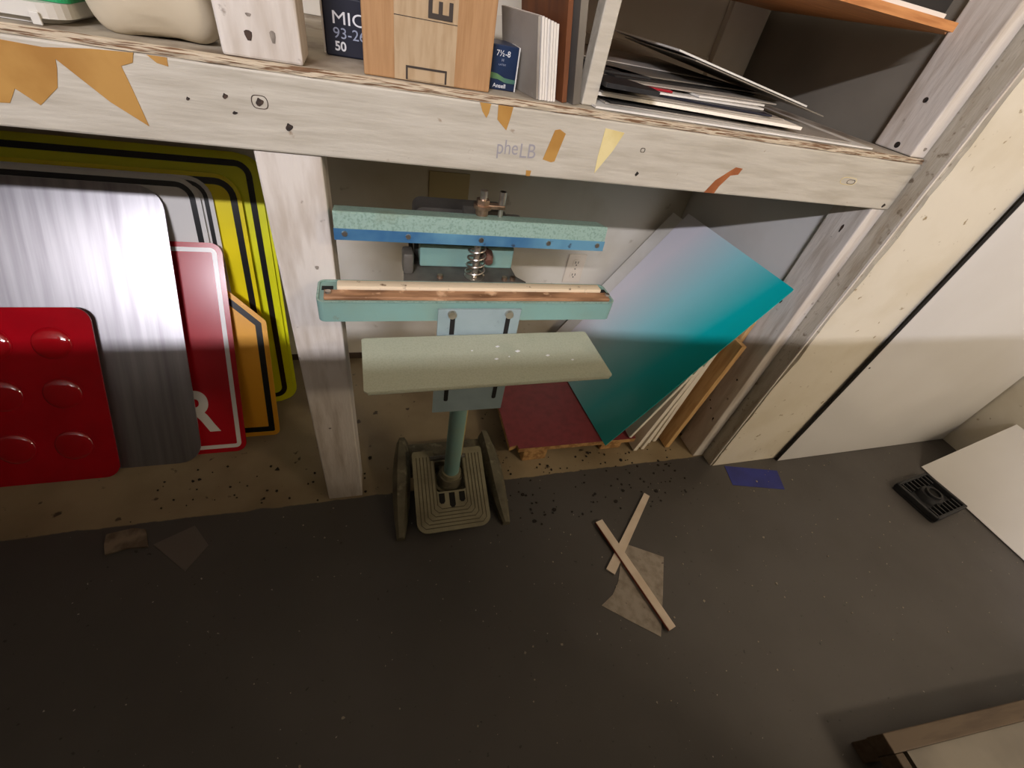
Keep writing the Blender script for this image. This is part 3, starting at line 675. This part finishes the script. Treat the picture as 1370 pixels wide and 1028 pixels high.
# standing sheets leaning left
def lean_sheet(name, label, cat, xb, lean, y0, y1, h, th, m, yaw=0.0, group=None, cut=0.0):
    mw = Matrix.Translation((xb, y0, ZS + th*math.sin(R_(lean)))) @ Matrix.Rotation(R_(yaw), 4, 'Z') @ Matrix.Rotation(R_(-lean), 4, 'Y')
    bm = prism([(0, 0), (y1-y0, 0), (y1-y0, h), (cut, h)], -th, 0, 'x'); bm.transform(mw)
    return solo(obj(name, bm, m), label, cat, group)
lean_sheet('metal_sheet', 'scuffed grey metal sheet foremost in the stack beside the small blue box', 'sheet', .2530, 11, .742, .86, .098, .004, 'sheet_grey', 12)
for i in range(6):
    lean_sheet('white_sheet', 'thin white sheet in the upright stack, %s from the grey metal sheet' % ('first', 'second', 'third', 'fourth', 'fifth', 'sixth')[i], 'sheet', .2580+i*.0046, 11, .741+.0012*(i % 3), .86, .0985-.001*i, .0036, 'sheet_edge', 12, 'thin white sheets standing in a stack on the shelf')
lean_sheet('brown_board', 'tall brown hardboard standing behind the stack of white sheets', 'board', .3020, 11, .748, .90, .30, .008, 'brown_board', 10)
lean_sheet('steel_panel', 'tall grey steel panel between the brown board and the white stick', 'panel', .3230, 11, .745, .93, .30, .012, 'metal_panel', 10)
obj_ = obj('divider_stick', box(.332, .357, .757, .785, ZS, 2.2, .002), 'white_wood'); solo(obj_, 'upright white painted divider stick rising from the shelf front', 'stick')
# white sack and plastic tray at the left
bm = bmesh.new()
bmesh.ops.create_icosphere(bm, subdivisions=4, radius=1)
rnd = random.Random(5)
for v_ in bm.verts:
    c = v_.co.copy(); q = lambda t, p: math.copysign(abs(t)**p, t)
    c = Vector((q(c.x, .45)*.066, q(c.y, .55)*.05, q(c.z, .5)*.09))
    c.x *= 1 - .12*c.z/.09
    c += Vector((math.sin(c.z*60+c.y*40)*.003, math.sin(c.x*70)*.003, math.sin(c.x*55+1)*.004))
    v_.co = c + Vector((-.243, .795, ZS+.088))
    if v_.co.z < ZS: v_.co.z = ZS
sk = solo(obj('cloth_sack', bm, 'bag', smooth=True), 'cream cloth sack slumped on the shelf beside the upper post', 'sack')
tr = empty('plastic_tray', 'pale plastic tray with rounded lip on the shelf by the sack', 'tray', (-.42, .80, ZS))
bm = prism(rrect(-.60, -.322, .742, .92, .03), ZS+.006, ZS+.020, 'z'); obj('lip', bm, 'grey_plastic', tr)
bm = prism(rrect(-.59, -.335, .752, .91, .03), ZS, ZS+.006, 'z'); obj('foot', bm, 'grey_plastic', tr)
obj('drip', box(-.352, -.343, .7395, .7425, ZS-.006+.006, ZS+.012, .001), 'grey_plastic', tr)
solo(obj('green_lid', prism(rrect(-.40, -.322+.002, .760, .85, .012), ZS+.0205, ZS+.05, 'z'), 'green'), 'green plastic lid lying on the pale tray', 'lid')

# loose sheets heaped on the right of the shelf
rnd = random.Random(21)
def flat_sheet(name, label, cat, cx, cy, lx, ly, z, th, m, yaw, tx=0, ty=0, group=None):
    mw = Matrix.Translation((cx, cy, z)) @ Matrix.Rotation(R_(yaw), 4, 'Z') @ Matrix.Rotation(R_(tx), 4, 'X') @ Matrix.Rotation(R_(ty), 4, 'Y')
    bm = box(-lx/2, lx/2, -ly/2, ly/2, 0, th); bm.transform(mw)
    return solo(obj(name, bm, m), label, cat, group)
H = 'loose flat sheets heaped on the right half of the shelf'
z = ZS + .0006
flat_sheet('flat_sheet', 'long white sheet at the bottom of the heap on the shelf', 'sheet', .660, .935, .62, .39, z, .003, 'sheet_white', 0, group=H); z += .0036
flat_sheet('flat_sheet', 'grey metal sheet directly on the lowest white sheet', 'sheet', .655, .945, .54, .37, z, .002, 'sheet_grey', -2, group=H); z += .0030
flat_sheet('flat_sheet', 'dark sheet low in the heap on the shelf', 'sheet', .575, .955, .40, .36, z, .002, 'black_core', 3, group=H); z += .0056
flat_sheet('flat_sheet', 'cream edged board in the middle of the heap', 'sheet', .585, .955, .42, .38, z, .005, 'foam_edge', -4, group=H); z += .0058
flat_sheet('flat_sheet', 'grey metal sheet resting on the cream edged board', 'sheet', .560, .965, .40, .37, z, .002, 'sheet_grey', 3, group=H); z += .0030
flat_sheet('flat_sheet', 'blue black sheet under the pale bent sheet in the heap', 'sheet', .570, .98, .36, .36, z, .003, 'navy', -6, group=H); z += .0038
flat_sheet('flat_sheet', 'white sheet above the blue black sheet in the heap', 'sheet', .545, .985, .36, .36, z, .003, 'sheet_white', 5, group=H); z += .0038
flat_sheet('flat_sheet', 'red sign scrap showing in the heap on the shelf', 'sheet', .470, .955, .14, .28, z, .003, 'red_scrap', -8, group=H); 
flat_sheet('flat_sheet', 'pale blue grey sheet beside the red scrap', 'sheet', .640, .99, .18, .33, z, .003, 'sheet_white', 10, group=H); z += .0038
flat_sheet('flat_sheet', 'grey metal sheet near the top of the heap', 'sheet', .565, 1.03, .42, .40, z, .002, 'sheet_grey', 8, group=H); z += .0030
flat_sheet('flat_sheet', 'dark metal sheet near the top of the heap', 'sheet', .560, 1.06, .40, .38, z, .002, 'black_core', 14, group=H); z += .0030
flat_sheet('flat_sheet', 'scuffed grey metal sheet on top of the heap reaching towards the stud', 'sheet', .595, 1.08, .39, .36, z, .002, 'metal_panel', 12, group=H); z += .0030
flat_sheet('flat_sheet', 'large dull grey sheet at the back top of the heap', 'sheet', .56, 1.16, .40, .32, z, .002, 'sheet_grey', -2, group=H)
flat_sheet('flat_sheet', 'grey sheet tilted down towards the right post on the heap', 'sheet', .755, 1.02, .34, .34, ZS+.0525, .002, 'metal_panel', -3, ty=8, group=H)
flat_sheet('flat_sheet', 'white edged sheet tilted over the other tilted grey sheet', 'sheet', .740, 1.06, .34, .34, ZS+.0600, .003, 'sheet_white', -3, ty=8, group=H)
solo(obj('black_scrap', prism([(.360, .742), (.452, .735), (.456, .770), (.43, .84), (.362, .83)], ZS+.0175+.012, ZS+.031+.005, 'z'), 'black'), 'black plastic offcut lying on the heap beside the divider stick', 'offcut')
solo(obj('black_scrap', prism([(.365, .85), (.50, .86), (.46, .93), (.37, .94)], ZS+.036, ZS+.041, 'z'), 'black'), 'thin black offcut behind the other black offcut on the heap', 'offcut')

# ------------------------------------------------------------------ things on the floor
solo(obj('blue_tape', prism([(1.169, .672), (1.372, .624), (1.342, .548), (1.148, .594)], .0004, .0012, 'z'), 'blue_tape'), 'blue tape strip stuck to the grey floor near the wall', 'tape')
def grid_sheet(pts, m, zf):
    bm = bmesh.new(); c = [Vector((a, b)) for a, b in pts]
    V = [bm.verts.new((p.x, p.y, zf(p))) for p in c]; V2 = [bm.verts.new((p.x, p.y, zf(p)+.0008)) for p in c]
    bm.faces.new(V[::-1]); bm.faces.new(V2); n = len(c)
    for i in range(n): bm.faces.new((V[i], V[(i+1) % n], V2[(i+1) % n], V2[i]))
    return bm
solo(obj('paper_scrap', grid_sheet([(.655, .462), (.758, .402), (.700, .305), (.642, .213), (.580, .262), (.518, .313), (.560, .333), (.590, .362), (.622, .412)], 'scrap', lambda p: .0006), 'scrap'), 'torn grey fibrous paper scrap lying under the crossed sticks', 'paper')
def stick(p, q, w0, w1, z, th, label, red=False):
    p = Vector(p); q = Vector(q); d = (q-p).normalized(); n_ = Vector((-d.y, d.x))
    t = empty('wooden_stick', label, 'stick', ((p.x+q.x)/2, (p.y+q.y)/2, z), group='wooden sticks lying on the floor')
    pts = [tuple(p+n_*w0/2), tuple(p-n_*w0/2), tuple(q-n_*w1/2), tuple(q+n_*w1/2)]
    obj('slat', prism(pts, z, z+th, 'z'), 'stick', t)
    if red:
        e = [tuple(p-n_*w0/2), tuple(p-n_*(w0/2+.001)), tuple(q-n_*(w1/2+.001)), tuple(q-n_*w1/2)]
        obj('painted_edge', prism(e, z, z+th*.8, 'z'), 'stick_red', t)
stick((.806, .602), (.577, .389), .019, .026, .0017, .005, 'short whitewashed wooden stick with wide end under the longer one')
stick((.602, .536), (.676, .222), .024, .022, .0070, .007, 'longer whitewashed wooden stick with red edge on the paper scrap', True)
solo(obj('dirty_rag', prism([(-.653, .704), (-.60, .712), (-.574, .704), (-.556, .656), (-.60, .660), (-.638, .650), (-.648, .675)], .0005, .006, 'z'), 'paper_rag'), 'dirty paper rag at the edge of the grey floor paint', 'rag')
solo(obj('film_scrap', grid_sheet([(-.548, .662), (-.47, .70), (-.428, .640), (-.463, .580)], 'clear_film', lambda p: .0006), 'clear_film'), 'dull clear plastic film scrap beside the dirty rag', 'film')
# crumbs and flakes scattered over the floor
def flakes(name, n, region, smin, smax, m, seed, label):
    rnd = random.Random(seed); bm = bmesh.new()
    for i in range(n):
        x = rnd.uniform(region[0], region[1]); y = rnd.uniform(region[2], region[3]); s = rnd.uniform(smin, smax)*(1 if rnd.random() < .85 else 1.7); a0 = rnd.uniform(0, 6.28)
        k = rnd.randint(4, 6); P_ = [(x+s*rnd.uniform(.5, 1)*math.cos(a0+2*math.pi*j/k), y+s*rnd.uniform(.5, 1)*math.sin(a0+2*math.pi*j/k)) for j in range(k)]
        prism(P_, .0003, rnd.uniform(.0012, .003), 'z', bm)
    o = obj(name, bm, m); tag(o, label, 'debris', kind='stuff'); return o
flakes('pale_debris', 150, (-.3, 2.1, .05, .7), .0012, .003, 'debris', 31, 'pale crumbs and flakes scattered over the grey floor')
flakes('dark_debris', 120, (.36, 1.0, .56, .80), .002, .0055, 'dark_debris', 32, 'dark crumbs scattered on the floor before the maroon board')
flakes('dark_debris', 45, (-.62, .12, .73, .88), .002, .005, 'dark_debris', 33, 'dark crumbs on the bare concrete under the signs')
